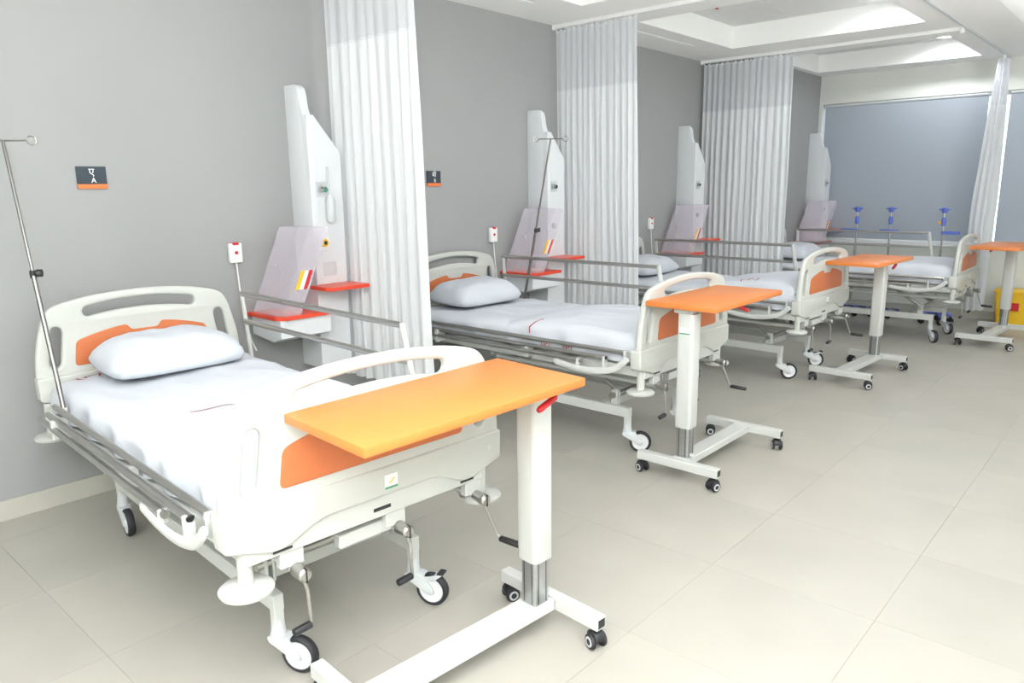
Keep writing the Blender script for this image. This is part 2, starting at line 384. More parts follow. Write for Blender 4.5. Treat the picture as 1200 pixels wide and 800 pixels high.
def curtain(lab, y, xt, xb, ztop, zmid, zbot, folds, amp, seed, splay=0):
    """pleated hospital curtain hanging under a track that runs along x"""
    rnd = random.Random(seed); t = thing('curtain', lab, 'curtain', ((xt[0]+xt[1])/2, y, 0), 0, 'bed curtains')
    n = folds*16; ox = t.location.x
    ph = [rnd.uniform(-2.2, 2.2) for _ in range(folds+2)]; am = [rnd.uniform(.3, 1.35) for _ in range(folds+2)]
    def surf(a, b):      # a 0..1 across, b 0 top .. 1 bottom
        q = a*folds; k = int(q); fr = q-k
        p0 = ph[k]*(1-fr) + ph[k+1]*fr; A = am[k]*(1-fr) + am[k+1]*fr
        x0 = xt[0] + (xb[0]-xt[0])*b; x1 = xt[1] + (xb[1]-xt[1])*b
        ang = 2*PI*q + p0*(.4+.6*b) + .5*noise.noise((q*.7, b*2.2, seed))
        yy = amp*A*(.45+.55*min(1, b*3))*math.sin(ang) + amp*.35*math.sin(2.3*ang+seed)*b + splay*b
        xx = x0 + (x1-x0)*a + .35*amp*math.cos(ang*1.0)*(.3+.7*b)*min(1, 6*a*(1-a)+.15) + .02*noise.noise((a*4, b*3, seed+7))*b
        return xx-ox, yy
    def sheet(z0, z1, rows):
        mb = MB(); grid = []
        for j in range(rows+1):
            z = z0 + (z1-z0)*j/rows; b = (ztop-z)/(ztop-zbot)
            grid.append([mb.bm.verts.new((*surf(i/n, b), z)) for i in range(n+1)])
        for A, B in zip(grid, grid[1:]):
            for i in range(n): mb.bm.faces.new((A[i], A[i+1], B[i+1], B[i]))
        return mb
    sheet(ztop, zmid, 8).build('net_panel', M['net'], t, smooth=180)
    sheet(zmid+.012, zbot, 30).build('cloth_panel', M['curtain'], t, smooth=180)
    hem = MB(); sag = lambda i: .016*abs(math.cos(PI*i/12))**2 - .004
    for i in range(n):
        a, b = surf(i/n, 0), surf((i+1)/n, 0)
        hem.bm.faces.new([hem.bm.verts.new(q) for q in ((*a, ztop+sag(i)), (*b, ztop+sag(i+1)), (*b, ztop-.014), (*a, ztop-.014))])
    bmesh.ops.remove_doubles(hem.bm, verts=hem.bm.verts[:], dist=1e-5); hem.build('top_hem', M['curtain'], t, smooth=180)
    hk = MB()
    for i in range(folds+1):
        a = surf(min(1, i/folds), 0); hk.tube([(a[0], 0, CZ-.03), (a[0], 0, ztop+.03), (a[0], a[1], ztop)], .0035, 6)
    hk.build('curtain_hooks', M['white'], t)['kind'] = 'stuff'
    return t
curtain('nearest white bed curtain with net top beside the first bed', 2.72, (.05, .82), (.05, .865), CZ-.07, 2.31, .36, 9, .018, 1.3)
curtain('second white bed curtain with net top between the second and third beds', 4.95, (.0, .75), (.02, .83), CZ-.05, 2.25, .36, 13, .016, 5.1)
curtain('third white bed curtain with net top between the third and fourth beds', 7.42, (.01, .95), (.02, .97), CZ-.05, 2.24, .22, 14, .018, 8.4)

def gathered_curtain():
    t = thing('curtain', 'gathered white curtain bunched in front of the window beside the right blind', 'curtain', (2.385, 9.2, 0), 0, 'bed curtains')
    def w(b): return .045 + .055*min(1, b*1.8)
    def shift(b): return -.03*min(1, b*1.6) - .01*b
    def part(z0, z1, rows, name, m):
        mb = MB(); n = 96; g = []
        for j in range(rows+1):
            z = z0+(z1-z0)*j/rows; b = (2.70-z)/2.55; R = w(b); row = []
            for i in range(n):
                a = 2*PI*i/n; r = R*(1+.20*math.sin(9*a+1.5*noise.noise((a, b*2, 3)))+.10*math.sin(5*a+2+b))
                row.append(mb.bm.verts.new((shift(b)+r*math.cos(a)*.95, r*1.25*math.sin(a), z)))
            g.append(row)
        for A, B in zip(g, g[1:]):
            for i in range(n): mb.bm.faces.new((A[i], A[(i+1) % n], B[(i+1) % n], B[i]))
        mb.build(name, m, t, smooth=180)
    part(2.70, 2.25, 8, 'net_panel', M['net']); part(2.262, .15, 30, 'cloth_panel', M['curtain'])
    hk = MB()
    for k in range(5): hk.tube([(0, -.05+.025*k, CZ-.02), (0, -.05+.025*k, 2.69)], .004, 6)
    hk.build('curtain_hooks', M['white'], t)['kind'] = 'stuff'
gathered_curtain()

# ------------------------------------------------------------------ wall signs and nurse call points
def wall_sign(y, z, w, h, top, low, lab):
    t = thing('bed_sign', lab, 'sign', (XW, y, z), 0, 'bed letter signs')
    MB().box(0, .012, -w/2, w/2, -h/2+.022, h/2, .001).build('sign_plate', M['sign'], t, smooth=0)
    MB().box(0, .014, -w/2, w/2, -h/2, -h/2+.021, .001).build('orange_strip', M['sign_orange'], t, smooth=0)
    f = lambda dy, dz: (lambda c: Vector((.0125+c.z, c.x+dy, c.y+dz)))
    link('lettering', text_mesh('lettering', top, .046, M['white'], fn=f(.0, .026)), t)
    link('lettering', text_mesh('lettering', low, .034, M['white'], fn=f(.006, -.014)), t)
wall_sign(1.384, 1.571, .132, .104, '\u090f', 'A', 'slate bed sign reading A with an orange strip above the nearest bed')
wall_sign(3.60, 1.566, .126, .104, '\u092c\u0940', 'B', 'slate bed sign reading B with an orange strip right of the nearest curtain')

def call_point(y, z, lab):
    t = thing('call_point', lab, 'nurse call', (XW, y, z), 0, 'nurse call points')
    MB().box(0, .03, -.037, .037, -.055, .055, .006, 2).build('call_housing', M['white'], t)
    MB().box(.004, .034, -.018, .018, .044, .058, .002).build('red_cap', M['red_plastic'], t)
    MB().lathe([(0, .034), (.010, .034), (.010, .029), (0, .029)], (0, 0, .002), 'x', 14).build('call_button', M['red_plastic'], t)
    pts = [(.02, .0, -.055), (.03, .002, -.2), (.045, .012, -.38), (.06, .03, -.5), (.07, .05, -.56)]
    MB().tube(pts, .004, 6).build('call_cord', M['white'], t)
call_point(2.076, 1.16, 'white nurse call point with red button and cord above the nearest bed')
call_point(4.186, 1.145, 'white nurse call point with cord on the wall above the second bed')
call_point(6.476, 1.13, 'small white nurse call point on the wall above the third bed')

# ------------------------------------------------------------------ bed head units with shelves and acrylic boxes
def head_unit(x, y, lab, first=False, dz=0):
    """y is the face that looks at the bed"""
    t = thing('bed_head_unit', lab, 'wall unit', (x, y, 0), 0, 'bed head service units')
    w = .215
    body = MB()
    prof = [(0, .45), (w, .45), (w, 1.70), (w-.012, 1.725), (.045, 1.915), (.0, 1.915)]
    body.prism([(a, b) for a, b in prof], 0, .205, 'yz', .004)
    body.build('unit_body', M['unit'], t, smooth=20)
    fin = catmull([(.095, 2.085), (.125, 2.07), (.142, 2.03), (.15, 1.98), (.165, 1.93), (.205, 1.86)], 5)
    MB().prism([(0, 1.2), (.0, 2.085)] + fin + [(.207, 1.2)], -.002, .05, 'xz', .004).build('fin_panel', M['unit'], t, smooth=30)
    # drawer box under the lower shelf
    MB().prism([(.02, .795+dz), (.02, .69+dz), (.24, .665+dz), (.325, .695+dz), (.325, .795+dz)], -.33, -.002, 'xz', .004).build('shelf_box', M['unit'], t, smooth=20)
    MB().prism([(.0, -.345), (.30, -.345), (.345, -.30), (.345, -.003), (.0, -.003)], .795+dz, .817+dz, 'xy', .003).build('lower_shelf', M['red'], t, smooth=20)
    MB().prism([(.206, -.05), (.36, -.05), (.40, -.02), (.40, .23), (.206, .23)], .932, .954, 'xy', .003).build('upper_shelf', M['red'], t, smooth=20)
    # outlets on the front face
    o = MB().box(.205, .212, .03, .115, 1.46, 1.545, .002).build('gas_outlet', M['grey_plastic'], t, smooth=0)
    MB().lathe([(.018, 0), (.024, .012), (.012, .014), (.010, .004), (0, .004)], (.212, .055, 1.503), 'x', 16).build('outlet_ring', M['alu'], o)
    MB().lathe([(0, .012), (.012, .012), (.016, 0), (0, 0)], (.212, .093, 1.50), 'x', 14).build('outlet_plug', M['green'] if first else M['dark'], o)
    o = MB().box(.205, .211, .03, .10, 1.15, 1.24, .002).build('socket_plate', M['white'], t, smooth=0)
    MB().lathe([(.006, .010), (.022, .010), (.024, 0), (.006, 0)], (.211, .065, 1.195), 'x', 16).build('socket_ring', M['yellow'] if first else M['dark'], o)
    MB().lathe([(0, .012), (.012, .012), (.012, 0), (0, 0)], (.211, .065, 1.195), 'x', 14).build('socket_core', M['dark'], o)
    if first:
        MB().tube([(.222, .105, 1.50), (.222, .105, 1.63)], .006, 8).build('flow_tube', M['grey_plastic'], t)
        MB().lathe([(0, 1.315), (.022, 1.315), (.026, 1.33), (.026, 1.42), (.026, 1.44), (.010, 1.475), (0, 1.475)], (.236, .105, 0), 'z', 16).build('humidifier_bottle', M['grey_plastic'], t)
        MB().box(.205, .207, .05, .14, 1.0, 1.08, .0005).build('notice_plate', M['grey_plastic'], t, smooth=0)
    return t
SHELF_UP = [0, .04, .01, 0]
UNITS = [(XW, 2.47), (XW, 4.62), (XW, 6.99), (XC, 9.29)]
for k, (x, y) in enumerate(UNITS):
    head_unit(x, y, ['white bed head service unit with green gas plug beside the nearest curtain', 'white bed head service unit behind the second bed',
                     'white bed head service unit behind the third bed', 'white bed head service unit by the window behind the fourth bed'][k], k == 0, SHELF_UP[k])
def acrylic_box(x, y, lab, dz):
    """sloping frosted box that stands on the lower shelf and leans on the unit"""
    t = thing('acrylic_box', lab, 'box', (x, y, .817+dz), 0, 'frosted acrylic boxes')
    H, sl, sx, w, d, th = .475, .16, .075, .30, .12, .004
    def sheet(p):
        # p: four corners in (a, b, c): across, depth, height fraction
        return [Vector((.02 + a*w + c*sx, -.315 + b*d + c*sl, c*H)) for a, b, c in p]
    mb = MB()
    for q in ([(0, 0, 0), (1, 0, 0), (1, 0, 1), (0, 0, 1)], [(1, 0, 0), (1, 1, 0), (1, 1, 1), (1, 0, 1)], [(0, 0, 0), (0, 1, 0), (0, 1, 1), (0, 0, 1)], [(0, 1, 0), (1, 1, 0), (1, 1, 1), (0, 1, 1)], [(0, 0, 1), (1, 0, 1), (1, 1, 1), (0, 1, 1)]):
        c = sheet(q); n = (c[1]-c[0]).cross(c[3]-c[0]).normalized()*th
        A = [mb.bm.verts.new(v) for v in c]; B = [mb.bm.verts.new(v+n) for v in c]
        mb.bm.faces.new(A); mb.bm.faces.new(B[::-1])
        for k in range(4): mb.bm.faces.new((A[k], B[k], B[(k+1) % 4], A[(k+1) % 4]))
    mb.build('box_shell', M['acrylic'], t, smooth=0)
    def decal(name, b0, b1, c0, c1, m, off=.006):
        c = [v + Vector((off, 0, 0)) for v in sheet([(1, b0, c0), (1, b1, c0), (1, b1, c1), (1, b0, c1)])]
        mb = MB(); A = [mb.bm.verts.new(v) for v in c]; B = [mb.bm.verts.new(v+Vector((.0012, 0, 0))) for v in c]
        mb.bm.faces.new(A); mb.bm.faces.new(B)
        for k in range(4): mb.bm.faces.new((A[k], B[k], B[(k+1) % 4], A[(k+1) % 4]))
        mb.build(name, m, t, smooth=0)
    decal('warning_label', .24, .44, .30, .52, M['yellow']); decal('white_label', .44, .66, .30, .52, M['white']); decal('red_label', .66, .86, .30, .52, M['red_plastic'])
    MB().lathe([(0, -.008), (.008, -.008), (.008, .002), (0, .002)], (.17, -.29+.05, .27), 'y', 10).build('latch_knob', M['grey_plastic'], t)
for k, (x, y) in enumerate(UNITS):
    acrylic_box(x, y, ['frosted clear plastic box on the red shelf by the nearest bed', 'frosted clear plastic box on the red shelf behind the second bed',
                       'frosted clear plastic box on the red shelf behind the third bed', 'frosted clear plastic box on the red shelf by the window'][k], SHELF_UP[k])

# ------------------------------------------------------------------ hospital bed: u runs from head (-1.98) to foot (0), v across, z up
HU = -1.978
def board_parts(parent, name, face, sgn, dz, sv, lower):
    """sgn +1: foot board (outer face towards +u)"""
    half = [(.503, .575), (.505, .66), (.498, .75), (.477, .84), (.457, .905), (.434, .945), (.405, .966), (.36, .980), (.28, .996), (.19, 1.007), (.09, 1.014), (0, 1.016)]
    h = catmull(half, 4); out = h + [(-a, b) for a, b in h[-2::-1]]
    slot = stadium([(v, .929 + .026*(1-(v/.275)**2)) for v in [-.25 + .05*k for k in range(11)]], .0245)
    s1 = stadium([(.398, .852), (.418, .716)], .026); s2 = [(-a, b) for a, b in s1]
    tr = lambda P: [(a*sv, b+dz) for a, b in P]
    cu = face - sgn*.024
    b = link(name, plate_mesh(name, tr(out), [tr(slot), tr(s1), tr(s2)], M['abs'], cu, .034, .011), parent)
    arch = lambda v: .805 + .052*(1-(v/.318)**2)
    P = [(-.337, .69), (.337, .69), (.32, .805)] + [(v, arch(v)) for v in (.25, .18, .13)] + [(.09, arch(.09)), (.07, arch(.07)-.030), (-.06, arch(.06)-.030), (-.08, arch(.08))] + [(v, arch(v)) for v in (-.13, -.18, -.25)] + [(-.32, .805)]
    link('colour_panel', plate_mesh('colour_panel', tr(round_poly(P, .022)), [], M['orange_panel'], cu, .0385, .002), b)
    lo = [(.511, .66), (.508, .556), (.36, .512), (.325, .517), (.29, .532), (.25, .552), (.2, .566)]
    Q = lo + [(-a, c) for a, c in lo[::-1]]
    link('lower_cover', plate_mesh('lower_cover', tr(round_poly(Q, .012, 3)), [], M['abs'], face - sgn*.034, .068, .008), b)
    if lower:
        for s in (-1, 1):
            MB().lathe([(0, .001), (.011, .001), (.012, 0), (0, 0)], (face, s*.45, .607+dz), 'x', 14).build('cover_plug', M['grey_plastic'], b)
            MB().box(face-.001, face+.002, s*.345-.03, s*.345+.03, .513, .520, .001).build('black_tab', M['dark'], b, smooth=0)
        st = MB().box(face-.001, face+.0015, .005, .055, .585, .632, .0004).build('maker_sticker', M['white'], b, smooth=0)
        MB().box(face+.0012, face+.002, .006, .054, .586, .593).build('green_band', M['green'], st, smooth=0)
        MB().prism([(.018, .607), (.028, .603), (.044, .618), (.040, .620), (.028, .609)], face+.0013, face+.002, 'yz').build('leaf_mark', M['yellow'], st, smooth=0)
    return b

def castor(parent, u, v, brake):
    c = MB()
    c.lathe([(0, .18), (.016, .18), (.02, .165), (.024, .13), (.028, .118), (0, .118)], (0, 0, 0), 'z', 16)
    for s in (-1, 1):
        c.prism(catmull([(-.024, .12), (.03, .122), (.062, .10), (.085, .068), (.078, .048), (.05, .056), (.0, .086), (-.024, .10)], 4, True), s*.019-.004, s*.019+.004, 'xz', .0015)
    c.box(-.02, .05, -.022, .022, .10, .122, .006, 2)
    if brake: c.prism([(.03, .112), (.075, .118), (.115, .135), (.12, .127), (.085, .10), (.05, .095)], -.018, .018, 'xz', .003)
    o = c.build('castor', M['grey_plastic'], parent, (u, v, 0), smooth=35)
    cx = .074; R = .0625
    MB().lathe([(.046, -.014), (.056, -.016), (.0615, -.010), (R, 0), (.0615, .010), (.056, .016), (.046, .014)], (cx, 0, R), 'y', 28).build('tyre', M['rubber'], o)
    MB().lathe([(0, -.0165), (.014, -.0165), (.018, -.012), (.040, -.011), (.0475, -.0145), (.0475, .0145), (.040, .011), (.018, .012), (.014, .0165), (0, .0165)], (cx, 0, R), 'y', 24).build('wheel_disc', M['wheel_disc'], o)
    if brake: MB().box(.10, .125, -.02, .02, .128, .137, .003).build('brake_pedal', M['dark'], o)
    return o

def crank(parent, v, folded, zoff=0):
    c = MB()
    c.lathe([(0, .045), (.015, .045), (.021, .038), (.021, -.012), (.015, -.02), (0, -.02)], (0, 0, 0), 'x', 18)
    if folded: arm = [(.02, 0, -.005), (.024, .004, -.03), (.03, .008, -.052), (.03, .012, -.16)]; g0, g1 = Vector((.03, .012, -.16)), Vector((.028, -.045, -.165))
    else: arm = [(.02, 0, -.005), (.025, .004, -.025), (.035, .01, -.05), (.055, .035, -.135), (.07, .045, -.15)]; g0, g1 = Vector((.062, .042, -.15)), Vector((.155, .066, -.158))
    c.tube(arm, .0055, 8)
    o = c.build('crank', M['steel'], parent, (-.005, v, .445+zoff))
    d = (g1-g0)
    MB().tube([g0, g0+d*.04, g0+d*.5, g0+d*.95, g1], [.009, .0115, .0122, .0115, .008], 12).build('grip', M['dark'], o)
    MB().box(.03, .047, -.002, .002, -.02, .021).build('pivot_slot', M['dark'], o, smooth=0)
    return o

def make_bed():
    r = thing('hospital_bed', '', 'bed')
    board_parts(r, 'footboard', 0, 1, 0, 1, True)
    board_parts(r, 'headboard', HU, -1, .035, .93, False)
    fr = MB()
    for s in (-1, 1): fr.box(-1.93, -.03, s*.44-.016, s*.44+.016, .505, .56, .004)
    for u in (-1.93, -1.5, -1.0, -.55): fr.box(u, u+.04, -.43, .43, .515, .553, .003)
    fr.box(-.058, -.014, -.447, .43, .494, .585, .004)
    fr.box(-.075, -.04, -.14, .11, .425, .468, .003)
    f = fr.build('frame', M['enamel'], r, smooth=0)
    MB().box(-.016, -.0125, -.03, .035, .517, .529, .001).build('black_label', M['dark'], f, smooth=0)
    MB().box(-1.92, -.08, -.42, .42, .555, .572, .003).build('mattress_deck', M['enamel'], r, smooth=0)
    for u in (-.04, HU+.045):
        for s in (-1, 1):
            MB().tube([(u, s*.44, .58), (u, s*.44, .43)], .021, 14).lathe([(0, .438), (.03, .438), (.068, .432), (.076, .424), (.072, .414), (.0, .410)], (u, s*.44, 0), 'z', 28).build('corner_bumper', M['abs'], r)
    # folded rail on the near side
    sr = MB()
    path = catmull([(-.56, .537), (-.47, .523), (-.36, .515), (-.25, .522), (-.15, .55), (-.07, .615)], 5)
    sr.tube([(a, -.525, b) for a, b in path], [.011]+[.018]*(len(path)-2)+[.014], 10, flat=.55, side=(0, 0, 1))
    s = sr.build('folded_rail', M['enamel'], r, smooth=35)
    for q in ((-.40, -.385, -.535, -.505, .53, .575), (-.235, -.22, -.525, -.49, .53, .605), (-.11, -.095, -.51, -.475, .575, .65), (-1.55, -1.52, -.53, -.46, .52, .60), (-.8, -.77, -.51, -.455, .52, .59)):
        MB().box(*q, .003).build('rail_bracket', M['enamel'], s, smooth=0)
    for v, z, a, b in ((-.487, .634, -1.62, -.11), (-.505, .595, -1.67, -.22), (-.52, .563, -1.73, -.37)):
        MB().tube([(a, v, z), (b, v, z)], .0125, 12).build('rail_tube', M['steel'], s)
    # raised rail on the far side
    s = MB().tube([(-1.83, .45, .985), (-.48, .45, .985)], .0125, 12).build('raised_rail', M['steel'], r)
    MB().tube([(-1.815, .45, .845), (-.46, .45, .845)], .0125, 12).build('rail_tube', M['steel'], s)
    MB().tube([(-1.80, .47, .55), (-1.815, .46, .80), (-1.825, .45, .995)], .016, 10, flat=.6).build('rail_post', M['enamel'], s)
    MB().tube([(-.40, .475, .53), (-.44, .462, .80), (-.475, .45, .995)], .017, 10, flat=.6).build('rail_post', M['enamel'], s)
    # base frame
    bf = MB()
    for s in (-1, 1):
        bf.box(-1.67, -.207, s*.27-.018, s*.27+.018, .205, .262, .003)
        for u in (-.225, -1.65): bf.box(u-.0165, u+.0165, s*.27-.0165, s*.27+.0165, .15, .2605, .003)
    for u in (-.42, -1.5): bf.box(u-.02, u+.02, -.26, .26, .21, .255, .003)
    bf.build('base_frame', M['enamel'], r, smooth=0)
    for u in (-.33, -1.4):
        MB().tube([(u, -.28, .315), (u, .28, .315)], .017, 12).build('torsion_tube', M['steel'], r)
        for s in (-1, 1):
            MB().box(u-.022, u+.022, s*.25-.006, s*.25+.006, .25, .345, .004).box(u-.022, u+.022, s*.225-.005, s*.225+.005, .25, .345, .004).build('lift_bracket', M['enamel'], r, smooth=0)
            MB().tube([(u, s*.20, .315), (u-.30, s*.20, .505)], .014, 10, flat=.6).build('lift_arm', M['steel'], r)
    MB().box(-1.27, -1.10, -.30, -.20, .43, .515, .006).build('gear_box', M['enamel'], r, smooth=0)
    for v, a, z in ((-.30, -1.2, .435), (.065, -1.5, .435), (.40, -.9, .44)):
        MB().tube([(-.03, v, z), (a, v, z)], .016, 10).build('crank_spindle', M['enamel'], r)
        MB().box(-.05, -.02, v-.045, v+.03, .445, .5, .003).build('crank_bracket', M['enamel'], r, smooth=0)
    crank(r, -.30, True, -.012); crank(r, .065, True, -.008); crank(r, .40, False, -.01)
    for u, s, b in ((-.225, -1, 0), (-.225, 1, 1), (-1.65, -1, 0), (-1.65, 1, 0)): castor(r, u, s*.27, b)
    return r
BEDS = [(2.174, 1.337, -.054, 0), (1.915, 3.738, .004, .045), (1.935, 5.873, -.018, 0), (2.475, 8.13, .004, 0)]
BLAB = ['white hospital bed nearest the camera with orange footboard panel and raised far rail', 'white hospital bed standing between the first and second curtains',
        'white hospital bed standing between the second and third curtains', 'white hospital bed farthest away beside the window']
SW = [(.5, .45, -.1, .1), (.55, .5, .5, .2), (.66, .5, .3, .4), (-.85, -.7, -.5, .4)]
bed0 = make_bed(); beds = [bed0] + [copy_tree(bed0) for _ in range(3)]
for k, b in enumerate(beds):
    x, y, t, hs = BEDS[k]; tag(b, BLAB[k], 'bed', 'hospital beds in a row'); b.location = (x, y, 0); b.rotation_euler = (0, 0, t)
    for c in kids(b, 'headboard'): c.location.x = hs
    for c, a in zip(sorted(kids(b, 'castor'), key=lambda c: (-c.location.x, c.location.y)), SW[k]): c.rotation_euler.z = a
    if hs:
        for c in kids(b, 'corner_bumper'):
            if min(v.co.x for v in c.data.vertices) < -1: c.location.x = hs
def local(k, u, v, z):
    x, y, t, _ = BEDS[k]; c, s = math.cos(t), math.sin(t); return (x+u*c-v*s, y+u*s+v*c, z)

# ------------------------------------------------------------------ mattresses with sheets
BUMP = [0.0, .035, .0, .05]
def top_z(k, u, v):
    z = .695 + .014*noise.noise((u*1.3, v*1.6, k*3.1)) + .009*noise.noise((u*5, v*3.2, k+9))
    z += .009*(1-abs(noise.noise((u*1.6+v*2.5, v*6-u*3.0, k+.5))))**5
    b = BUMP[k]
    if b: z += b*max(0, min(1, (u+1.0)/.3))**.7*(1-.35*max(0, (u+.3)/.3))
    e = min(1, (.44-abs(v))/.07); z -= .03*(1-max(0, e))**2
    e2 = min((u+1.88)/.08, (-.065-u)/.09); z -= .03*(1-max(0, min(1, e2)))**2
    return z
def mattress(k, lab):
    x, y, t, _ = BEDS[k]
    th = thing('mattress', lab, 'mattress', (x, y, 0), t, 'mattresses under white sheets')
    mb = MB(); nu, nv, ns = 110, 34, 9; rows = []
    u0, u1, hv = -1.875, -.075, .43
    for i in range(nu+1):
        u = u0 + (u1-u0)*i/nu; row = []
        e = min(1, min(i, nu-i)/4); uu = u
        for j in range(-ns, nv+ns+1):
            if 0 <= j <= nv: v = -hv+2*hv*j/nv; row.append((uu, v, top_z(k, u, v)))
            else:
                sgn = -1 if j < 0 else 1; q = (-j if j < 0 else j-nv)/ns
                fold = .016*math.sin(u*24+6*noise.noise((u*3.2, sgn, k)))*q + .010*noise.noise((u*9, q*1.3, k+sgn*4))*q
                out = hv + .012*math.sin(min(1, q*3)*PI/2) + .012*q + fold
                zt = top_z(k, u, sgn*hv); row.append((uu, sgn*out, zt - (zt-.578)*(q**1.15)))
        rows.append([mb.bm.verts.new(p) for p in row])
    for A, B in zip(rows, rows[1:]):
        for j in range(len(A)-1): mb.bm.faces.new((A[j], A[j+1], B[j+1], B[j]))
    for row, du in ((rows[0], -.012), (rows[-1], .02)):     # tucked ends
        prev = row
        for q in (.25, .6, 1):
            new = [mb.bm.verts.new((v.co.x + du*math.sin(q*PI)*.9 + du*.3, v.co.y, v.co.z + (.578-v.co.z)*q)) for v in row]
            for j in range(len(row)-1): mb.bm.faces.new((prev[j], prev[j+1], new[j+1], new[j]))
            prev = new
    mb.build('fitted_sheet', M['sheet'], th, smooth=180)
    MB().box(-1.86, -.09, -.42, .42, .574, .60, .01, 2).build('mattress_core', M['grey_plastic'], th)
    return th
MLAB = ['thin mattress under a wrinkled white sheet on the nearest bed', 'thin mattress under a white sheet on the second bed', 'thin mattress under a white sheet on the third bed', 'thin mattress under a white sheet on the window bed']
mats = [mattress(k, MLAB[k]) for k in range(4)]
def strip_print(k, pts, w, m='print', side=False):
    mb = MB(); th = mats[k]
    def P(u, v):
        return (u, v, top_z(k, u, v)+.003)
    A = [mb.bm.verts.new(P(u-w, v)) for u, v in pts]; B = [mb.bm.verts.new(P(u+w, v)) for u, v in pts]
    for i in range(len(pts)-1): mb.bm.faces.new((A[i], A[i+1], B[i+1], B[i]))
    mb.build('red_print', M[m], th, smooth=180)
strip_print(0, [(-.92+.06*a+.006*math.sin(a*3), -.21+.17*a) for a in [i/10 for i in range(11)]], .0035)
def drape(k, s, size, u, v, rot=0, z=None):
    c, q = math.cos(rot), math.sin(rot)
    def fn(p):
        a, b = u + p.x*c - p.y*q, v + p.x*q + p.y*c
        return Vector((a, b, (top_z(k, a, b) if z is None else z(a, b)) + .003))
    return link('red_print', text_mesh('red_print', s, size, M['print'], 0, fn))
o = drape(0, '(P)', .10, -1.82, -.30, PI/2); o.parent = mats[0]
# red piping and print on the side of the second sheet
MB().tube([(-.80, -.455, .655), (-.805, -.449, .69), (-.79, -.41, top_z(1, -.79, -.41)+.002), (-.77, -.36, top_z(1, -.77, -.36)+.002)], .003, 6).build('red_print', M['print'], mats[1])

def side_print(k, s, size, u, z):
    o = link('red_print', text_mesh('red_print', s, size, M['print'], 0, lambda p: Vector((u+p.x, -.479, z+p.y))), mats[k])
side_print(1, '(P)', .06, -.66, .607); side_print(1, '(P)', .06, -.50, .607)

# ------------------------------------------------------------------ pillows
def pillow(k, u, v, rot, lab, L=.60, Wd=.40, H=.15):
    x, y, t, _ = BEDS[k]
    mb = MB(); n = 30; top = []; bot = []
    for i in range(n+1):
        a = -1+2*i/n; ra, rb = [], []
        for j in range(n+1):
            b = -1+2*j/n
            th = (max(0, 1-abs(a)**4.0))**.5*(max(0, 1-abs(b)**3.2))**.55
            px = a*L/2*(1-.07*b**4); py = b*Wd/2*(1-.09*a**4)
            w = .012*noise.noise((a*2.2, b*2.2, k*5.0)) + .006*noise.noise((a*5, b*4, k))
            ra.append(mb.bm.verts.new((py, px, H*.62*th + w*th + .03 + .02*(1-th)*(abs(a*b)))))
            rb.append(ra[-1] if i in (0, n) or j in (0, n) else mb.bm.verts.new((py, px, .03*(1-th**.6) + .0)))
        top.append(ra); bot.append(rb)
    for i in range(n):
        for j in range(n):
            mb.bm.faces.new((top[i][j], top[i+1][j], top[i+1][j+1], top[i][j+1]))
            q = [bot[i][j], bot[i][j+1], bot[i+1][j+1], bot[i+1][j]]
            if len(set(q)) == 4 and not all(w in (top[i][j], top[i+1][j], top[i+1][j+1], top[i][j+1]) for w in q): mb.bm.faces.new(q)
    o = mb.build('pillow', M['pillow'], smooth=180)
    o.location = local(k, u, v, .715); o.rotation_euler = (0, .05, t+rot)
    return tag(o, lab, 'pillow', 'white bed pillows')
pillow(0, -1.69, .01, .03, 'plump white pillow on the nearest bed', H=.21)
pillow(1, -1.655, -.03, -.03, 'white pillow against the headboard of the second bed', H=.21)
pillow(2, -1.66, .03, .02, 'white pillow on the third bed', H=.20)
pillow(3, -1.66, .03, .0, 'white pillow on the farthest bed by the window', H=.20)

# folded sheet on the foot end of the third bed
def folded_sheet(k):
    x, y, t, _ = BEDS[k]; th = thing('folded_sheet', 'white folded sheet with red print on the foot end of the third bed', 'bed sheet', (x, y, 0), t)
    u0, u1, hv = -.86, -.09, .435
    def top(u, v):
        a = (u-(u0+u1)/2)/((u1-u0)/2); b = v/hv
        h = (max(0, 1-abs(a)**3.2))**.5*(max(0, 1-abs(b)**6))**.5
        return .70 + (.055+.05*max(0, a+.5)*(1-.4*max(0, a-.3)))*h + .012*noise.noise((u*4, v*3, 2.0))*h - .10*max(0, abs(b)-.93)/.07
    mb = MB(); n = 40; g = [[mb.bm.verts.new((u0+(u1-u0)*i/n, -hv+2*hv*j/n, top(u0+(u1-u0)*i/n, -hv+2*hv*j/n))) for j in range(n+1)] for i in range(n+1)]
    for i in range(n):
        for j in range(n): mb.bm.faces.new((g[i][j], g[i+1][j], g[i+1][j+1], g[i][j+1]))
    mb.build('sheet_cloth', M['sheet'], th, smooth=180)
    o = drape(k, '( P )', .09, -.47, -.34, .1, top); o.parent = th
folded_sheet(2)

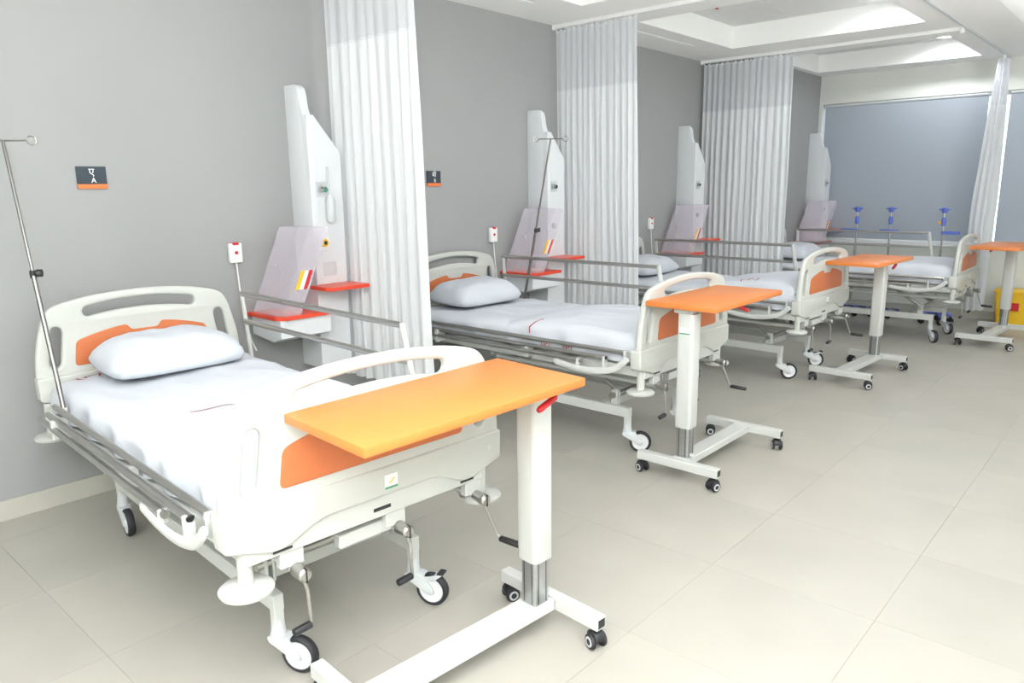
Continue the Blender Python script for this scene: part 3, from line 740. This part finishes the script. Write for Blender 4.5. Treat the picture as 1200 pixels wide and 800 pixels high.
# ------------------------------------------------------------------ drip poles on the beds
def drip_pole(k, base, top, knob, lab, hook_dir):
    B, T2 = Vector(local(k, *base)), Vector(local(k, *top))
    t = thing('drip_pole', lab, 'drip stand', B, 0, 'drip poles on the beds')
    d = T2-B; kn = knob
    MB().tube([(0, 0, 0), d*kn], .0095, 10).build('lower_tube', M['pole_steel'], t)
    MB().tube([d*kn, d], .0065, 10).build('upper_tube', M['pole_steel'], t)
    c = d*kn; side = Vector(hook_dir).normalized()
    MB().lathe([(0, -.02), (.012, -.02), (.013, .0), (.012, .012), (0, .012)], c, 'z', 12).tube([c, c+side*.022], .008, 8).tube([c+side*.014, c+side*.034], [.016, .016], 10).build('clamp_knob', M['dark'], t)
    mb = MB()
    for s in (-1, 1):
        e = d + side*.085*s
        mb.tube([d, e], .0035, 8)
        ring = [e + side*s*.018*(1-math.cos(a)) + Vector((0, 0, -.018*math.sin(a))) for a in [PI*2*i/14 for i in range(13)]]
        mb.tube(ring, .003, 6)
    mb.build('drip_hook', M['pole_steel'], t)
    MB().tube([(0, 0, -.05), (0, 0, .03)], .014, 10).build('socket_sleeve', M['enamel'], t)
drip_pole(0, (-1.55, -.47, .61), (-1.90, -.475, 1.715), .515, 'leaning steel drip pole with black knob at the left of the nearest bed', (.5, .85, 0))
drip_pole(1, (-1.634, .465, .63), (-1.36, .455, 1.827), .47, 'leaning steel drip pole with black knob behind the second bed', (.75, .65, 0))

# ------------------------------------------------------------------ overbed tables
def make_table():
    r = thing('overbed_table', '', 'table')
    MB().box(-.197, .197, -.08, .71, .892, .92, .005, 2).build('tabletop', M['orange_top'], r)
    MB().box(-.05, .05, -.045, .10, .868, .892, .003).box(-.06, .06, .10, .55, .880, .892, .002).build('top_bracket', M['enamel'], r, smooth=0)
    sq = round_poly([(-.044, -.044), (.044, -.044), (.044, .044), (-.044, .044)], .016, 3)
    c = MB().prism(sq, .275, .87, 'xy', .002).build('outer_column', M['enamel'], r, smooth=35)
    sq = round_poly([(-.034, -.034), (.034, -.034), (.034, .034), (-.034, .034)], .010, 3)
    ic = MB().prism(sq, .10, .30, 'xy').build('inner_column', M['alu'], r, smooth=35)
    for a in (-.018, .018): MB().box(a-.0015, a+.0015, -.0346, .0346, .12, .29).box(-.0346, .0346, a-.0015, a+.0015, .12, .29).build('column_groove', M['dark'], ic, smooth=0)
    MB().box(-.045, .045, -.05, .70, .075, .115, .003).build('cross_beam', M['enamel'], r, smooth=0)
    MB().lathe([(0, .012), (.012, .012), (.012, 0), (0, 0)], (0.034, 0.0, .125), 'x', 10).build('lock_knob', M['enamel'], r)
    for y in (-.075, .705):
        b = MB().box(-.23, .23, y-.022, y+.022, .072, .118, .003).build('foot_bar', M['enamel'], r, smooth=0)
        for s in (-1, 1):
            MB().box(s*.23-.001, s*.23+.001, y-.016, y+.016, .08, .11).build('hollow_shade', M['dark'], b, smooth=0)  # dark inset painting the shade inside the open tube end
            cs = MB().lathe([(0, .074), (.010, .074), (.010, .06), (0, .06)], (0, 0, 0), 'z', 10).prism(catmull([(-.028, .03), (-.026, .055), (.0, .066), (.022, .052), (.02, .03)], 4, True), -.019, .019, 'xz', .003).build('castor', M['dark'], r, (s*.205, y, 0))
            for w in (-1, 1):
                MB().lathe([(0, -.006), (.014, -.007), (.025, -.006), (.0275, 0), (.025, .006), (.014, .007), (0, .006)], (-.004, w*.022, .0275), 'y', 18).build('wheel', M['rubber'], cs)
            for w in (-1, 1): MB().lathe([(.011, -.001), (.018, -.001), (.018, .001), (.011, .001)], (-.004, w*.0295, .0275), 'y', 16).build('hub_ring', M['grey_plastic'], cs)
            cs.rotation_euler.z = random.choice((.5, -.3, 1.2, 2.2))
    return r
def lever(parent, s, y):
    MB().tube([(s*.07, y-.02, .878), (s*.115, y, .874), (s*.128, y+.02, .868), (s*.13, y+.085, .846), (s*.13, y+.095, .842)], [.006, .007, .010, .0105, .007], 10).build('height_lever', M['red_plastic'], parent)
TABS = [(2.425, 1.765, 3.065, -1, .02, (0, .055, .01), -.027, 'overbed table with orange top in front of the nearest bed'),
        (2.13, 3.335, .0, 1, .30, (-.015, 0, .003), 0, 'overbed table with orange top standing at the foot of the second bed'),
        (2.165, 6.42, 3.09, -1, .05, (.02, -.10, -.003), 0, 'overbed table with orange top standing at the foot of the third bed'),
        (2.74, 8.54, PI-.06, 1, .14, (0, 0, 0), 0, 'overbed table with orange top at the right edge by the yellow bin')]
tab0 = make_table(); tabs = [tab0] + [copy_tree(tab0) for _ in range(3)]
for o, (x, y, rz, s, ly, off, tilt, lab) in zip(tabs, TABS):
    o.location = (x, y, 0); o.rotation_euler = (0, 0, rz); tag(o, lab, 'table', 'overbed tables'); lever(o, s, ly)
    for c in kids(o, 'tabletop') + kids(o, 'top_bracket'):
        c.rotation_euler.x = tilt; c.location = (off[0], off[1] + .92*tilt, off[2])
st = MB().box(-.03, .03, -.0455, -.0435, .765, .80, .0003).build('maker_sticker', M['white'], tabs[1], smooth=0)
MB().box(-.029, .029, -.0462, -.0452, .767, .774).build('green_band', M['green'], st, smooth=0)

# ------------------------------------------------------------------ blue walking frames / drip stands by the window
def drip_stand(x, y, lab, arm, yellow=False):
    t = thing('drip_stand', lab, 'drip stand', (x, y, 0), 0, 'blue drip stands by the window')
    MB().tube([(0, 0, .12), (0, 0, .80)], .0125, 12).tube([(0, 0, .80), (0, 0, 1.19)], .009, 10).build('pole', M['steel'], t)
    MB().lathe([(0, 1.235), (.03, 1.228), (.034, 1.20), (.02, 1.175), (0, 1.175)], (0, 0, 0), 'z', 14).box(-.055, .055, -.01, .01, 1.205, 1.22, .004).build('hook_head', M['blue'], t)
    for s in (-1, 1): MB().tube([(s*.05, 0, 1.212), (s*.062, 0, 1.19), (s*.072, 0, 1.20)], .003, 6).build('hook', M['steel'], t)
    MB().lathe([(0, 1.04), (.018, 1.04), (.024, 1.07), (.024, 1.10), (.016, 1.13), (0, 1.13)], (0, 0, 0), 'z', 14).build('clamp', M['blue'], t)
    if yellow: MB().box(-.045, -.02, -.02, .02, 1.06, 1.09, .004).build('clamp_tag', M['yellow'], t)
    MB().prism(round_poly([(arm[0], -.05), (arm[1], -.05), (arm[1], .05), (arm[0], .05)], .03), .955, .985, 'xy', .006).build('tray', M['blue'], t)
    mb = MB()
    for k in range(5):
        a = 2*PI*k/5+.3; c, s = math.cos(a), math.sin(a)
        mb.tube([(0, 0, .135), (c*.08, s*.08, .12), (c*.165, s*.165, .085)], [.032, .026, .018], 10, flat=.8)
    mb.lathe([(0, .16), (.03, .16), (.045, .13), (.045, .10), (0, .10)], (0, 0, 0), 'z', 16).build('star_base', M['blue'], t)
    for k in range(5):
        a = 2*PI*k/5+.3; c, s = math.cos(a)*.155, math.sin(a)*.155
        MB().lathe([(0, -.012), (.028, -.012), (.034, -.006), (.034, .006), (.028, .012), (0, .012)], (c, s, .035), 'y', 16).tube([(c, s, .035), (c, s, .085)], .012, 8).build('castor', M['dark'], t)
drip_stand(1.16, 9.0, 'leftmost blue topped drip stand behind the window bed', (-.17, .02))
drip_stand(1.50, 9.05, 'middle blue topped drip stand behind the window bed', (-.10, .08))
drip_stand(2.045, 8.95, 'rightmost blue drip stand with a yellow tag behind the window bed', (-.01, .16), True)

# ------------------------------------------------------------------ yellow waste bin
t = thing('waste_bin', 'yellow waste bin with a red label by the window wall', 'bin', (2.71, 9.33, 0))
mb = MB(); rings = []
for z, w, d in ((0, .14, .12), (.30, .165, .14), (.36, .17, .145)):
    rings.append([mb.bm.verts.new((a, b, z)) for a, b in round_poly([(-w, -d), (w, -d), (w, d), (-w, d)], .04)])
for A, B in zip(rings, rings[1:]):
    for k in range(len(A)): mb.bm.faces.new((A[k], A[(k+1) % len(A)], B[(k+1) % len(A)], B[k]))
mb.bm.faces.new(rings[0]); mb.bm.faces.new(rings[-1])
mb.build('bin_body', M['yellow'], t, smooth=40)
MB().prism(round_poly([(-.18, -.155), (.18, -.155), (.18, .155), (-.18, .155)], .045), .35, .375, 'xy', .005).build('bin_lid', M['yellow'], t)
MB().box(-.06, .06, -.155, -.137, .17, .25, .002).build('red_label', M['red_plastic'], t, smooth=0)
